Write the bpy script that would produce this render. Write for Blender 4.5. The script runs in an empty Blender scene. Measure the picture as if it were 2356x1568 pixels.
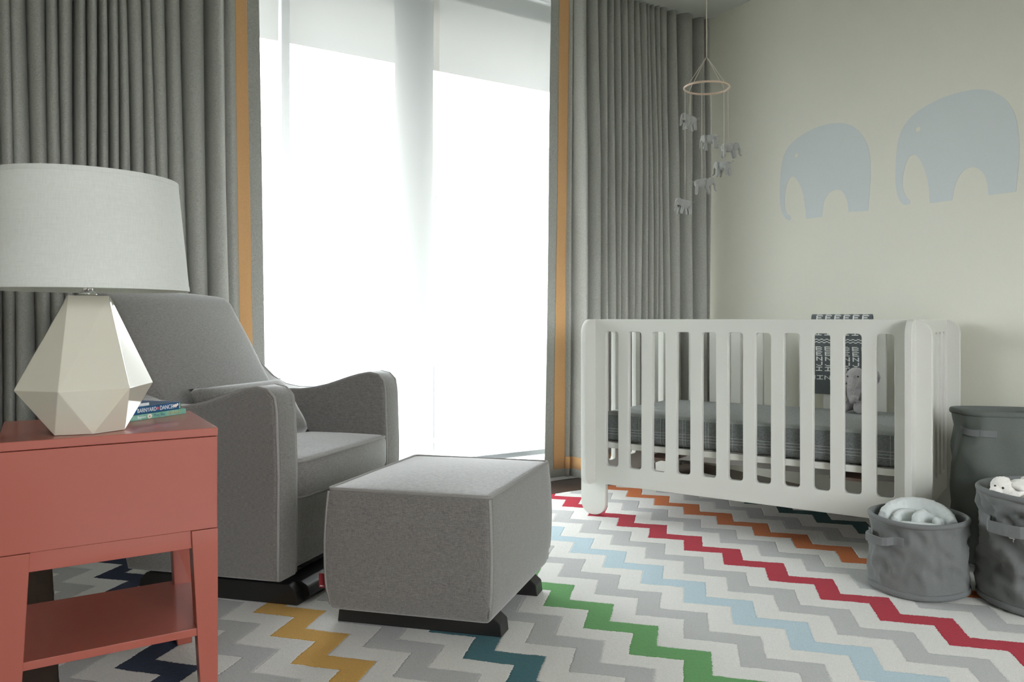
import bpy, bmesh, math, random
from mathutils import Vector, Matrix, noise
PI = math.pi
rad = math.radians
random.seed(7)
S = bpy.context.scene
C = S.collection

# ---------------------------------------------------------------- camera
cam_d = bpy.data.cameras.new('camera'); cam = bpy.data.objects.new('camera', cam_d); C.objects.link(cam)
cam_d.sensor_width = 36; cam_d.lens = 28.0
cam_d.shift_x = -(1340-1178)/2356; cam_d.shift_y = -(784-733)/2356
cam.location = (0, 0, 0.88); cam.rotation_euler = (rad(90), 0, rad(-34.4))
cam_d.clip_start = 0.05; cam_d.clip_end = 500
S.camera = cam

# ---------------------------------------------------------------- light, exposure
W = bpy.data.worlds.new('sky'); S.world = W; W.use_nodes = True
bg = W.node_tree.nodes['Background']
# overcast sky above the horizon, hazy pale city below it
_t = W.node_tree; _tc = _t.nodes.new('ShaderNodeTexCoord'); _sp = _t.nodes.new('ShaderNodeSeparateXYZ')
_mr = _t.nodes.new('ShaderNodeMapRange'); _mr.inputs[1].default_value = -.06; _mr.inputs[2].default_value = .05
_mx = _t.nodes.new('ShaderNodeMix'); _mx.data_type = 'RGBA'
_mx.inputs[6].default_value = (.42, .455, .48, 1); _mx.inputs[7].default_value = (9.0, 9.3, 9.5, 1)
_t.links.new(_tc.outputs['Generated'], _sp.inputs[0]); _t.links.new(_sp.outputs[2], _mr.inputs[0])
_t.links.new(_mr.outputs[0], _mx.inputs[0]); _t.links.new(_mx.outputs[2], bg.inputs[0]); bg.inputs[1].default_value = 1.0
S.view_settings.view_transform = 'Standard'; S.view_settings.look = 'None'
S.view_settings.gamma = 1.0; S.view_settings.use_curve_mapping = False
S.view_settings.exposure = 0.98
S.cycles.max_bounces = 10; S.cycles.diffuse_bounces = 6; S.cycles.glossy_bounces = 4
S.cycles.transmission_bounces = 6; S.cycles.transparent_max_bounces = 12
S.cycles.sample_clamp_indirect = 8.0

# ---------------------------------------------------------------- materials
def mat(name, col, rough=0.6, spec=0.5, metal=0.0, coat=0.0, sheen=0.0):
    m = bpy.data.materials.new(name); m.use_nodes = True
    b = m.node_tree.nodes['Principled BSDF']
    b.inputs['Base Color'].default_value = (*col, 1); b.inputs['Roughness'].default_value = rough
    b.inputs['Specular IOR Level'].default_value = spec; b.inputs['Metallic'].default_value = metal
    b.inputs['Coat Weight'].default_value = coat; b.inputs['Coat Roughness'].default_value = 0.05
    b.inputs['Sheen Weight'].default_value = sheen
    return m
class G:
    def __init__(s, m): s.m = m; s.t = m.node_tree; s.b = s.t.nodes['Principled BSDF']
    def n(s, typ, **kw):
        x = s.t.nodes.new(typ)
        for k, v in kw.items():
            if k.startswith('i_'): x.inputs[k[2:].replace('_', ' ')].default_value = v
            else: setattr(x, k, v)
        return x
    def l(s, a, b): s.t.links.new(a, b)
    def math(s, op, a, b=None, c=None):
        x = s.t.nodes.new('ShaderNodeMath'); x.operation = op
        for i, v in enumerate((a, b, c)):
            if v is None: continue
            if hasattr(v, 'links'): s.l(v, x.inputs[i])
            else: x.inputs[i].default_value = v
        return x.outputs[0]
    def coord(s, scale=(1, 1, 1), rot=(0, 0, 0)):
        c = s.n('ShaderNodeTexCoord'); mp = s.n('ShaderNodeMapping')
        mp.inputs['Scale'].default_value = scale; mp.inputs['Rotation'].default_value = rot
        s.l(c.outputs['Object'], mp.inputs[0]); return mp.outputs[0]
    def noise(s, vec, scale, detail=3, rough=0.6):
        x = s.n('ShaderNodeTexNoise'); x.inputs['Scale'].default_value = scale
        x.inputs['Detail'].default_value = detail; x.inputs['Roughness'].default_value = rough
        s.l(vec, x.inputs[0]); return x.outputs[0]
    def mix(s, f, a, b):
        x = s.n('ShaderNodeMix', data_type='RGBA')
        if hasattr(f, 'links'): s.l(f, x.inputs[0])
        else: x.inputs[0].default_value = f
        for i, v in ((6, a), (7, b)):
            if hasattr(v, 'links'): s.l(v, x.inputs[i])
            else: x.inputs[i].default_value = (*v, 1)
        return x.outputs[2]
    def ramp(s, f, p0, p1):
        x = s.n('ShaderNodeMapRange'); x.inputs[1].default_value = p0; x.inputs[2].default_value = p1
        s.l(f, x.inputs[0]); return x.outputs[0]
    def bump(s, h, strength=0.3, dist=0.002):
        x = s.n('ShaderNodeBump'); x.inputs['Strength'].default_value = strength; x.inputs['Distance'].default_value = dist
        s.l(h, x.inputs['Height']); s.l(x.outputs[0], s.b.inputs['Normal'])
def fabric(name, c0, c1, sc=1.0, bump=0.5, sheen=0.15, stretch=9, rough=0.9):
    """heathered woven cloth: crossed stretched noise"""
    m = mat(name, c0, rough, 0.15, sheen=sheen); g = G(m)
    a = g.noise(g.coord((stretch, stretch, 95)), 9*sc, 2)
    b = g.noise(g.coord((90, 90, stretch)), 8*sc, 2)
    f = g.noise(g.coord(), 420*sc, 2)
    s = g.math('ADD', g.math('MULTIPLY', a, .42), g.math('ADD', g.math('MULTIPLY', b, .3), g.math('MULTIPLY', f, .28)))
    g.l(g.mix(g.ramp(s, .36, .64), c0, c1), g.b.inputs['Base Color'])
    g.bump(s, bump, .0015)
    return m
M = {}
M['chair'] = fabric('grey_linen', (.092, .086, .080), (.235, .220, .205), sheen=.6)
M['piping'] = fabric('grey_piping', (.19, .182, .172), (.34, .325, .31), 2)
M['curtain'] = fabric('grey_wool_curtain', (.26, .262, .243), (.56, .565, .52), 1.3, .35)
M['tape'] = fabric('mustard_tape', (.64, .37, .17), (.76, .46, .22), 1.2, .2)
M['canvas'] = fabric('grey_canvas', (.115, .122, .12), (.20, .21, .205), 2.2, .25, .1, 30)
M['canvas_dark'] = fabric('dark_grey_canvas', (.085, .095, .088), (.155, .168, .155), 2.2, .25, .1, 30)
M['strap'] = fabric('grey_strap', (.12, .125, .125), (.2, .21, .21), 3, .2, .1, 30)
M['quilt'] = fabric('pale_grey_quilt', (.54, .575, .57), (.68, .71, .705), 2, .2, .1, 40)
M['sheet'] = fabric('mattress_sheet', (.17, .182, .176), (.36, .375, .365), 1.6, .3)
M['plush_grey'] = fabric('grey_plush', (.24, .23, .235), (.56, .54, .54), 1.2, 1.0, .5, 40)
M['plush_white'] = fabric('white_plush', (.74, .71, .66), (.88, .86, .82), 1.2, 1.0, .5, 40)
M['felt'] = fabric('grey_knit', (.26, .265, .25), (.48, .485, .46), 3.2, 1.0, .3, 40)
M['black'] = mat('black_lacquer', (.012, .011, .011), .38)
M['crib'] = mat('white_lacquer', (.64, .64, .595), .33, .5)
M['ceramic'] = mat('glossy_ceramic', (.62, .585, .49), .08, .8, coat=.6)
M['chrome'] = mat('chrome', (.8, .8, .8), .12, metal=1)
M['wood_ring'] = mat('beech_ring', (.66, .50, .38), .5)
M['string'] = mat('cream_string', (.62, .56, .46), .8)
M['eye'] = mat('eye_bead', (.02, .012, .01), .15)
M['red_tag'] = mat('red_tag', (.22, .012, .02), .8)
M['white_print'] = mat('white_print', (.8, .8, .8), .7)
M['red_print'] = mat('red_print', (.7, .08, .1), .7)
M['white_frame'] = mat('white_metal_frame', (.8, .8, .8), .4)
M['grey_metal'] = mat('grey_metal_bar', (.36, .38, .39), .4)
M['concrete'] = mat('pale_concrete', (.37, .355, .33), .9)
M['column'] = mat('grey_concrete_column', (.25, .25, .235), .9)
M['pages'] = mat('book_pages', (.75, .72, .66), .8)
M['void'] = mat('dark_trim', (.03, .025, .025), .6)

def paint(name, col, bump=.06, var=.02, rough=.75, sc=60):
    m = mat(name, col, rough, .3); g = G(m)
    n = g.noise(g.coord(), sc, 4)
    g.l(g.mix(n, tuple(c*(1-var) for c in col), tuple(min(1, c*(1+var)) for c in col)), g.b.inputs['Base Color'])
    g.bump(n, bump, .001); return m
M['wall'] = paint('wall_paint', (.75, .74, .65))
M['ceiling'] = paint('ceiling_paint', (.66, .68, .65))
M['coral'] = paint('coral_lacquer', (.37, .098, .070), .015, .01, .36, 300); M['coral'].node_tree.nodes['Principled BSDF'].inputs['Coat Weight'].default_value = .35
M['decal'] = paint('blue_grey_decal', (.64, .68, .68), .02, .02)
M['cushion_board'] = paint('support_board', (.30, .22, .19), .05, .04)

def _shade():
    m = mat('sheer_roller_fabric', (.9, .9, .88), .9, .1); g = G(m)
    out = g.t.nodes['Material Output']
    tr = g.n('ShaderNodeBsdfTransparent'); tl = g.n('ShaderNodeBsdfTranslucent'); df = g.n('ShaderNodeBsdfDiffuse')
    tr.inputs[0].default_value = (.98, .99, 1, 1); tl.inputs[0].default_value = (.5, .5, .49, 1); df.inputs[0].default_value = (.85, .85, .83, 1)
    a = g.n('ShaderNodeMixShader'); a.inputs[0].default_value = .22; g.l(tl.outputs[0], a.inputs[1]); g.l(df.outputs[0], a.inputs[2])
    b = g.n('ShaderNodeMixShader'); b.inputs[0].default_value = .62; g.l(a.outputs[0], b.inputs[1]); g.l(tr.outputs[0], b.inputs[2])
    g.l(b.outputs[0], out.inputs[0]); return m
M['sheer'] = _shade()
def _lampshade():
    m = mat('white_linen_shade', (.82, .84, .80), .9, .1); g = G(m)
    out = g.t.nodes['Material Output']
    a = g.noise(g.coord((4, 4, 90)), 9, 2); bb = g.noise(g.coord((60, 60, 3)), 9, 2)
    s = g.math('ADD', g.math('MULTIPLY', a, .5), g.math('MULTIPLY', bb, .5))
    col = g.mix(g.ramp(s, .35, .65), (.80, .81, .77), (.88, .89, .86))
    g.l(col, g.b.inputs['Base Color'])
    tl = g.n('ShaderNodeBsdfTranslucent'); g.l(col, tl.inputs[0])
    x = g.n('ShaderNodeMixShader'); x.inputs[0].default_value = .35
    g.l(g.b.outputs[0], x.inputs[1]); g.l(tl.outputs[0], x.inputs[2]); g.l(x.outputs[0], out.inputs[0]); return m
M['lampshade'] = _lampshade()
def _glass():
    m = mat('window_glass', (1, 1, 1), .0); g = G(m); out = g.t.nodes['Material Output']
    tr = g.n('ShaderNodeBsdfTransparent'); gl = g.n('ShaderNodeBsdfGlossy'); gl.inputs['Roughness'].default_value = .02
    tr.inputs[0].default_value = (.97, .985, .98, 1)
    x = g.n('ShaderNodeMixShader'); x.inputs[0].default_value = .05
    g.l(tr.outputs[0], x.inputs[1]); g.l(gl.outputs[0], x.inputs[2]); g.l(x.outputs[0], out.inputs[0]); return m
M['glass'] = _glass()
def _floor():
    m = mat('dark_oak_planks', (.06, .04, .03), .35, .4); g = G(m)
    v = g.coord()
    br = g.n('ShaderNodeTexBrick'); g.l(v, br.inputs[0])
    for k, val in (('Scale', 1), ('Mortar Size', .004), ('Brick Width', 1.4), ('Row Height', .13)): br.inputs[k].default_value = val
    br.inputs['Color1'].default_value = (.075, .045, .034, 1); br.inputs['Color2'].default_value = (.045, .028, .022, 1); br.inputs['Mortar'].default_value = (.01, .008, .006, 1)
    n = g.noise(g.coord((2, 30, 2)), 6, 4)
    g.l(g.mix(n, br.outputs[0], (.085, .055, .042)), g.b.inputs['Base Color']); g.bump(n, .1); return m
M['floor'] = _floor()
def _rug():
    m = mat('zigzag_wool_rug', (.8, .8, .78), .95, .05, sheen=.12); g = G(m)
    tc = g.n('ShaderNodeTexCoord'); sp = g.n('ShaderNodeSeparateXYZ'); g.l(tc.outputs['Object'], sp.inputs[0])
    fz = g.noise(tc.outputs['Object'], 160, 2); fz2 = g.noise(g.coord((1, 1, 1), (0, 0, 1)), 150, 2)
    wob = g.noise(tc.outputs['Object'], 9, 2)
    X = g.math('ADD', sp.outputs[0], g.math('MULTIPLY', g.math('ADD', g.math('SUBTRACT', fz, .5), g.math('MULTIPLY', g.math('SUBTRACT', wob, .5), 1.2)), .009))
    Y = g.math('ADD', sp.outputs[1], g.math('MULTIPLY', g.math('SUBTRACT', fz2, .5), .010))
    w = .09385; p = .2145
    ypk = g.math('ADD', g.math('MULTIPLY', X, -.0216), 1.748+2.2*.0216)
    pp = g.math('PINGPONG', g.math('SUBTRACT', Y, ypk), p/2)
    off = g.math('MULTIPLY', g.math('SUBTRACT', 1.0, g.math('DIVIDE', pp, p/2)), w)
    kk = g.math('DIVIDE', g.math('SUBTRACT', g.math('SUBTRACT', X, off), .159), w)
    k = g.math('FLOOR', kk)
    r4 = g.math('MODULO', g.math('ADD', k, 8), 4)      # 0 colour, 2 grey, odd white
    ramp = g.n('ShaderNodeValToRGB'); ramp.color_ramp.interpolation = 'CONSTANT'
    cols = [(.010, .022, .06), (.72, .42, .10), (.05, .16, .19), (.14, .37, .125), (.51, .64, .70), (.48, .018, .045), (.62, .17, .045), (.02, .09, .09), (.72, .42, .10)]
    el = ramp.color_ramp.elements
    while len(el) < 9: el.new(.5)
    for i, c in enumerate(cols): el[i].position = i/9; 
    for i, c in enumerate(cols): el[i].color = (*c, 1)
    g.l(g.math('DIVIDE', g.math('ADD', g.math('DIVIDE', k, 4), .5), 9), ramp.inputs[0])
    isgrey = g.math('COMPARE', r4, 2, .3); iscol = g.math('COMPARE', r4, 0, .3)
    base = g.mix(isgrey, (.80, .785, .75), (.53, .53, .525))
    base = g.mix(iscol, base, ramp.outputs[0])
    tuft = g.noise(tc.outputs['Object'], 330, 3, .75)
    tuft2 = g.noise(tc.outputs['Object'], 90, 2, .6)
    mul = g.n('ShaderNodeMix', data_type='RGBA', blend_type='MULTIPLY'); mul.inputs[0].default_value = 1
    g.l(base, mul.inputs[6]); g.l(g.mix(g.ramp(tuft, .3, .7), (.86, .86, .86), (1.08, 1.08, 1.08)), mul.inputs[7])
    g.l(mul.outputs[2], g.b.inputs['Base Color'])
    # carved groove where two bands meet
    fr = g.math('FRACT', kk); e = g.math('MINIMUM', fr, g.math('SUBTRACT', 1, fr))
    gr = g.math('MINIMUM', g.math('MULTIPLY', e, 18), 1)
    h = g.math('ADD', g.math('MULTIPLY', tuft, .6), g.math('ADD', g.math('MULTIPLY', gr, .5), g.math('MULTIPLY', tuft2, .5)))
    g.bump(h, .9, .005); return m
M['rug'] = _rug()
def _plaid():
    m = mat('plaid_skirt_sheet', (.14, .15, .147), .9, .1); g = G(m)
    tc = g.n('ShaderNodeTexCoord'); sp = g.n('ShaderNodeSeparateXYZ'); g.l(tc.outputs['Object'], sp.inputs[0])
    n = g.noise(tc.outputs['Object'], 300, 2); n2 = g.noise(g.coord((12, 12, 60)), 9, 2)
    base = g.mix(g.ramp(g.math('ADD', g.math('MULTIPLY', n, .5), g.math('MULTIPLY', n2, .5)), .36, .64), (.095, .105, .105), (.215, .228, .222))
    lines = None
    for z0 in (.365, .377, .389):
        a = g.math('COMPARE', sp.outputs[2], z0, .0011); lines = a if lines is None else g.math('MAXIMUM', lines, a)
    xm = g.math('MODULO', g.math('ADD', sp.outputs[0], 5), .105)
    for x0 in (.03, .043):
        lines = g.math('MAXIMUM', lines, g.math('COMPARE', xm, x0, .0009))
    g.l(g.mix(g.math('MULTIPLY', lines, .75), base, (.42, .44, .43)), g.b.inputs['Base Color']); g.bump(n, .3, .001)
    return m
M['plaid'] = _plaid()
M['knit'] = fabric('slate_knit', (.075, .085, .088), (.13, .145, .15), 3, .5, .2, 30)
M['knit_white'] = fabric('white_knit', (.6, .62, .6), (.75, .76, .74), 3, .5, .2, 30)
def _book(name, c0, c1):
    m = mat(name, c0, .3, .5); g = G(m)
    n = g.noise(g.coord(), 60, 2); g.l(g.mix(g.ramp(n, .45, .6), c0, c1), g.b.inputs['Base Color']); return m
M['book_blue'] = _book('blue_cover', (.01, .075, .19), (.015, .10, .24))
M['book_green'] = _book('green_cover', (.17, .40, .30), (.24, .46, .38))
M['book_dark'] = mat('dark_blue_print', (.05, .13, .22), .5)
M['book_yellow'] = mat('ochre_print', (.45, .3, .1), .5)
M['book_lime'] = mat('lime_print', (.35, .5, .18), .5)
M['cream_print'] = mat('cream_print', (.8, .72, .66), .5)
def _tower():
    m = mat('pale_tower_facade', (.7, .72, .74), .7); g = G(m)
    br = g.n('ShaderNodeTexBrick'); g.l(g.coord((1, 1, 1), (rad(90), 0, 0)), br.inputs[0]); br.offset = 0
    for k, val in (('Scale', 1), ('Mortar Size', .35), ('Brick Width', 2.2), ('Row Height', 3.0)): br.inputs[k].default_value = val
    br.inputs['Color1'].default_value = (.35, .42, .5, 1); br.inputs['Color2'].default_value = (.4, .46, .52, 1); br.inputs['Mortar'].default_value = (.72, .73, .74, 1)
    g.l(br.outputs[0], g.b.inputs['Base Color']); return m
M['tower'] = _tower()

# ---------------------------------------------------------------- object helpers
def new_obj(name, me, m=None, parent=None, smooth=True, loc=(0, 0, 0), rot=(0, 0, 0)):
    o = bpy.data.objects.new(name, me); C.objects.link(o)
    if m is not None:
        me.materials.clear()
        for x in (m if isinstance(m, (list, tuple)) else [m]): me.materials.append(x)
    if smooth is not None:
        for p in me.polygons: p.use_smooth = smooth
    if parent: o.parent = parent
    o.location = loc; o.rotation_euler = rot
    return o
def obj(name, bm, m, parent=None, smooth=True, loc=(0, 0, 0), rot=(0, 0, 0)):
    bmesh.ops.recalc_face_normals(bm, faces=bm.faces)
    me = bpy.data.meshes.new(name); bm.to_mesh(me); bm.free()
    return new_obj(name, me, m, parent, smooth, loc, rot)
def tag(o, label, cat, group=None):
    o['label'] = label; o['category'] = cat
    if group: o['group'] = group
    return o
def thing(name, label, cat, loc=(0, 0, 0), rz=0, group=None):
    o = bpy.data.objects.new(name, None); C.objects.link(o); o.empty_display_size = .05
    o.location = loc; o.rotation_euler = (0, 0, rz)
    return tag(o, label, cat, group)
def struct(o): o['kind'] = 'structure'; return o
def bevel(o, w, seg=3, angle=35):
    b = o.modifiers.new('bevel', 'BEVEL'); b.width = w; b.segments = seg; b.limit_method = 'ANGLE'; b.angle_limit = rad(angle)
    b.harden_normals = False
    return o
def smooth_angle(o, ang=35):
    """flat shading across sharp edges"""
    me = o.data
    bm = bmesh.new(); bm.from_mesh(me)
    for e in bm.edges:
        if len(e.link_faces) == 2 and e.calc_face_angle(0) > rad(ang): e.smooth = False
    bm.to_mesh(me); bm.free(); return o
def box_bm(x0, x1, y0, y1, z0, z1, bm=None):
    bm = bm or bmesh.new()
    v = [bm.verts.new((x, y, z)) for x in (x0, x1) for y in (y0, y1) for z in (z0, z1)]
    for f in ((0, 1, 3, 2), (4, 6, 7, 5), (0, 4, 5, 1), (2, 3, 7, 6), (0, 2, 6, 4), (1, 5, 7, 3)):
        bm.faces.new([v[i] for i in f])
    return bm
def box(name, b, m, parent=None, bev=.002, loc=(0, 0, 0), rot=(0, 0, 0)):
    o = obj(name, box_bm(*b), m, parent, False, loc, rot)
    if bev: bevel(o, bev, 2)
    return o
def hexa(name, bottom, top, m, parent=None, bev=.002):
    bm = bmesh.new(); a = [bm.verts.new(p) for p in bottom]; b = [bm.verts.new(p) for p in top]; n = len(a)
    bm.faces.new(a[::-1]); bm.faces.new(b)
    for i in range(n): bm.faces.new((a[i], a[(i+1) % n], b[(i+1) % n], b[i]))
    o = obj(name, bm, m, parent, False)
    if bev: bevel(o, bev, 2)
    return o
def rbox_bm(x0, x1, y0, y1, z0, z1, r, cuts=15, a=.62, fn=None):
    """rounded box with an even grid, then deformed by fn(Vector, u, v, w) with u,v,w in -1..1"""
    bm = bmesh.new(); bmesh.ops.create_cube(bm, size=2)
    bmesh.ops.subdivide_edges(bm, edges=bm.edges[:], cuts=cuts, use_grid_fill=True)
    c = Vector(((x0+x1)/2, (y0+y1)/2, (z0+z1)/2)); h = Vector(((x1-x0)/2, (y1-y0)/2, (z1-z0)/2))
    for v in bm.verts:
        p = Vector(); q = Vector(); uvw = v.co.copy()
        for i in range(3):
            u = v.co[i]; inn = h[i]-r
            if abs(u) <= a: t = inn*u/a
            else: t = math.copysign(inn+r*(abs(u)-a)/(1-a), u)
            p[i] = t; q[i] = max(-inn, min(inn, t))
        d = p-q
        if d.length > 1e-9: p = q+d.normalized()*r
        uvw = Vector((p.x/h.x, p.y/h.y, p.z/h.z))
        p += c
        if fn: p = fn(p, uvw)
        v.co = p
    return bm
def tube_bm(pts, r, closed=False, seg=8, bm=None, flat=1.0, up=Vector((0, 0, 1)), taper=None):
    bm = bm or bmesh.new(); pts = [Vector(p) for p in pts]; n = len(pts); rings = []
    for i, p in enumerate(pts):
        if closed: t = pts[(i+1) % n]-pts[i-1]
        else: t = pts[min(i+1, n-1)]-pts[max(i-1, 0)]
        t.normalize(); u = up
        if abs(t.dot(u)) > .98: u = Vector((1, 0, 0))
        s = t.cross(u).normalized(); w = s.cross(t).normalized()
        rr = r*(taper(i/(n-1)) if taper else 1)
        rings.append([bm.verts.new(p+s*math.cos(2*PI*k/seg)*rr*flat+w*math.sin(2*PI*k/seg)*rr) for k in range(seg)])
    m = n if closed else n-1
    for i in range(m):
        a, b = rings[i], rings[(i+1) % n]
        for k in range(seg): bm.faces.new((a[k], a[(k+1) % seg], b[(k+1) % seg], b[k]))
    if not closed:
        bm.faces.new(rings[0][::-1]); bm.faces.new(rings[-1])
    return bm
def strap_bm(pts, ups, w, t):
    """flat strap: pts centre line, ups width direction"""
    bm = bmesh.new(); rings = []; n = len(pts)
    for i in range(n):
        p = Vector(pts[i]); u = Vector(ups[i]).normalized(); tn = (Vector(pts[min(i+1, n-1)])-Vector(pts[max(i-1, 0)])).normalized()
        s = tn.cross(u).normalized()
        rings.append([bm.verts.new(p+u*a*w/2+s*b*t/2) for a, b in ((-1, -1), (1, -1), (1, 1), (-1, 1))])
    for i in range(n-1):
        for k in range(4): bm.faces.new((rings[i][k], rings[i][(k+1) % 4], rings[i+1][(k+1) % 4], rings[i+1][k]))
    bm.faces.new(rings[0][::-1]); bm.faces.new(rings[-1]); return bm
def lathe_bm(prof, seg=64, fn=None):
    bm = bmesh.new(); rings = []
    for r, z in prof:
        if r < 1e-5: rings.append([bm.verts.new((0, 0, z))]); continue
        ring = []
        for k in range(seg):
            a = 2*PI*k/seg; p = Vector((r*math.cos(a), r*math.sin(a), z))
            ring.append(bm.verts.new(fn(p, a) if fn else p))
        rings.append(ring)
    for A, B in zip(rings, rings[1:]):
        for k in range(seg):
            if len(A) == 1 and len(B) == 1: continue
            if len(A) == 1: bm.faces.new((A[0], B[(k+1) % seg], B[k]))
            elif len(B) == 1: bm.faces.new((A[k], A[(k+1) % seg], B[0]))
            else: bm.faces.new((A[k], A[(k+1) % seg], B[(k+1) % seg], B[k]))
    return bm
def fillet(poly, radii, seg=8):
    out = []; n = len(poly)
    for i, p in enumerate(poly):
        r = radii[i] if isinstance(radii, (list, tuple)) else radii
        P = Vector(p); A = Vector(poly[i-1]); B = Vector(poly[(i+1) % n])
        if r <= 0: out.append(tuple(P)); continue
        a = (A-P).normalized(); b = (B-P).normalized(); ang = a.angle(b); d = r/math.tan(ang/2)
        c = P+(a+b).normalized()*r/math.sin(ang/2); p0 = P+a*d; p1 = P+b*d
        a0 = math.atan2((p0-c).y, (p0-c).x); a1 = math.atan2((p1-c).y, (p1-c).x); da = (a1-a0+PI) % (2*PI)-PI
        for k in range(seg+1):
            t = a0+da*k/seg; out.append((c.x+r*math.cos(t), c.y+r*math.sin(t)))
    return out
def plate(polys, thick, bev=.002, res=2):
    """flat plate (x,y outline with holes) centred on z=0; returns mesh"""
    cu = bpy.data.curves.new('plate', 'CURVE'); cu.dimensions = '2D'; cu.fill_mode = 'BOTH'
    cu.extrude = max(thick/2-bev, 1e-5); cu.bevel_depth = bev; cu.bevel_resolution = res
    if bev: cu.offset = -bev
    for pl in polys:
        s = cu.splines.new('POLY'); s.points.add(len(pl)-1); s.use_cyclic_u = True
        for i, q in enumerate(pl): s.points[i].co = (q[0], q[1], 0, 1)
    t = bpy.data.objects.new('tmp', cu); C.objects.link(t)
    bpy.context.view_layer.update()
    dg = bpy.context.evaluated_depsgraph_get()
    me = bpy.data.meshes.new_from_object(t.evaluated_get(dg)); bpy.data.objects.remove(t); bpy.data.curves.remove(cu)
    me.materials.clear(); return me
def text_mesh(txt, size, thick=.0004, spacing=1.0, shear=0):
    cu = bpy.data.curves.new('text', 'FONT'); cu.body = txt; cu.size = size; cu.extrude = thick; cu.space_character = spacing; cu.shear = shear
    cu.align_x = 'LEFT'
    t = bpy.data.objects.new('tmp', cu); C.objects.link(t); bpy.context.view_layer.update()
    dg = bpy.context.evaluated_depsgraph_get()
    me = bpy.data.meshes.new_from_object(t.evaluated_get(dg)); bpy.data.objects.remove(t); bpy.data.curves.remove(cu)
    me.materials.clear(); return me
def apply_remesh(bm, voxel, it=3, disp=0, dsc=40, name='blob'):
    me = bpy.data.meshes.new(name); bm.to_mesh(me); bm.free()
    o = bpy.data.objects.new('tmp', me); C.objects.link(o)
    r = o.modifiers.new('r', 'REMESH'); r.mode = 'VOXEL'; r.voxel_size = voxel
    s = o.modifiers.new('s', 'SMOOTH'); s.iterations = it; s.factor = .6
    bpy.context.view_layer.update(); dg = bpy.context.evaluated_depsgraph_get()
    out = bpy.data.meshes.new_from_object(o.evaluated_get(dg)); bpy.data.objects.remove(o); bpy.data.meshes.remove(me)
    if disp:
        for v in out.vertices:
            v.co += Vector(v.normal)*disp*(noise.noise(v.co*dsc)+.5*noise.noise(v.co*dsc*2.3))
    return out
def ell(bm, c, r, rot=(0, 0, 0), sub=3):
    from mathutils import Euler
    mtx = Matrix.Translation(c) @ Euler(rot).to_matrix().to_4x4() @ Matrix.Diagonal((*r, 1))
    bmesh.ops.create_icosphere(bm, subdivisions=sub, radius=1, matrix=mtx)
def capsule(bm, pts, rs, sub=2):
    pts = [Vector(p) for p in pts]
    for i in range(len(pts)-1):
        n = max(2, int((pts[i+1]-pts[i]).length/(min(rs[i], rs[i+1])*.45)))
        for k in range(n+1):
            t = k/n; q = pts[i].lerp(pts[i+1], t); r = rs[i]*(1-t)+rs[i+1]*t
            ell(bm, q, (r, r, r), sub=sub)
def interp(tab, t):
    if t <= tab[0][0]: return tab[0][1]
    for (a, va), (b, vb) in zip(tab, tab[1:]):
        if t <= b:
            u = (t-a)/(b-a); return va*(1-u)+vb*u
    return tab[-1][1]

# ================================================================ the room
CE = 2.715; WX = 3.395; FZ = -.012
struct(box('floor', (-1.9, WX+.1, -2.8, 4.0, FZ-.08, FZ), M['floor'], bev=0))
struct(box('ceiling', (-1.9, WX+.1, -2.8, 3.98, CE, CE+.12), M['ceiling'], bev=0))
struct(box('wall_right', (WX, WX+.1, -2.8, 3.98, FZ, CE), M['wall'], bev=0))
struct(box('wall_left', (-1.9, -1.8, -2.8, 3.98, FZ, CE), M['wall'], bev=0))
# wall behind the camera, with an unseen opening added and sized for fill light
WA, WB, WC, WD = .1, 2.1, .8, 2.4
bm = box_bm(-1.8, WA, -2.8, -2.7, FZ, CE); box_bm(WB, WX, -2.8, -2.7, FZ, CE, bm)
box_bm(WA, WB, -2.8, -2.7, FZ, WC, bm); box_bm(WA, WB, -2.8, -2.7, WD, CE, bm)
struct(obj('wall_front', bm, M['wall'], smooth=False))
bm = box_bm(-1.8, -.5, 3.84, 3.96, FZ, CE)
struct(obj('wall_back', bm, M['wall'], smooth=False))
# the glazed wall: kerb, mullions, panes
w1 = struct(bpy.data.objects.new('window_1', None)); C.objects.link(w1); w1.location = (0, 3.84, 0)
bm = box_bm(-.5, WX, 0, .06, .0, .1); box_bm(-.5, WX, 0, .06, 2.69, CE, bm)
obj('window_frame', bm, M['white_frame'], w1, False)
for x in (.936, 2.46, 3.30):
    box('mullion', (x, x+.038, 0, .06, .1, 2.69), M['white_frame'], w1, .002)
for a, b in ((-.5, .936), (.974, 2.46), (2.498, 3.30)):
    box('pane', (a, b, .025, .033, .1, 2.69), M['glass'], w1, 0)
struct(box('trim_1', (-.5, WX, 3.70, 3.838, FZ, .112), M['white_frame'], bev=.004))
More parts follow.
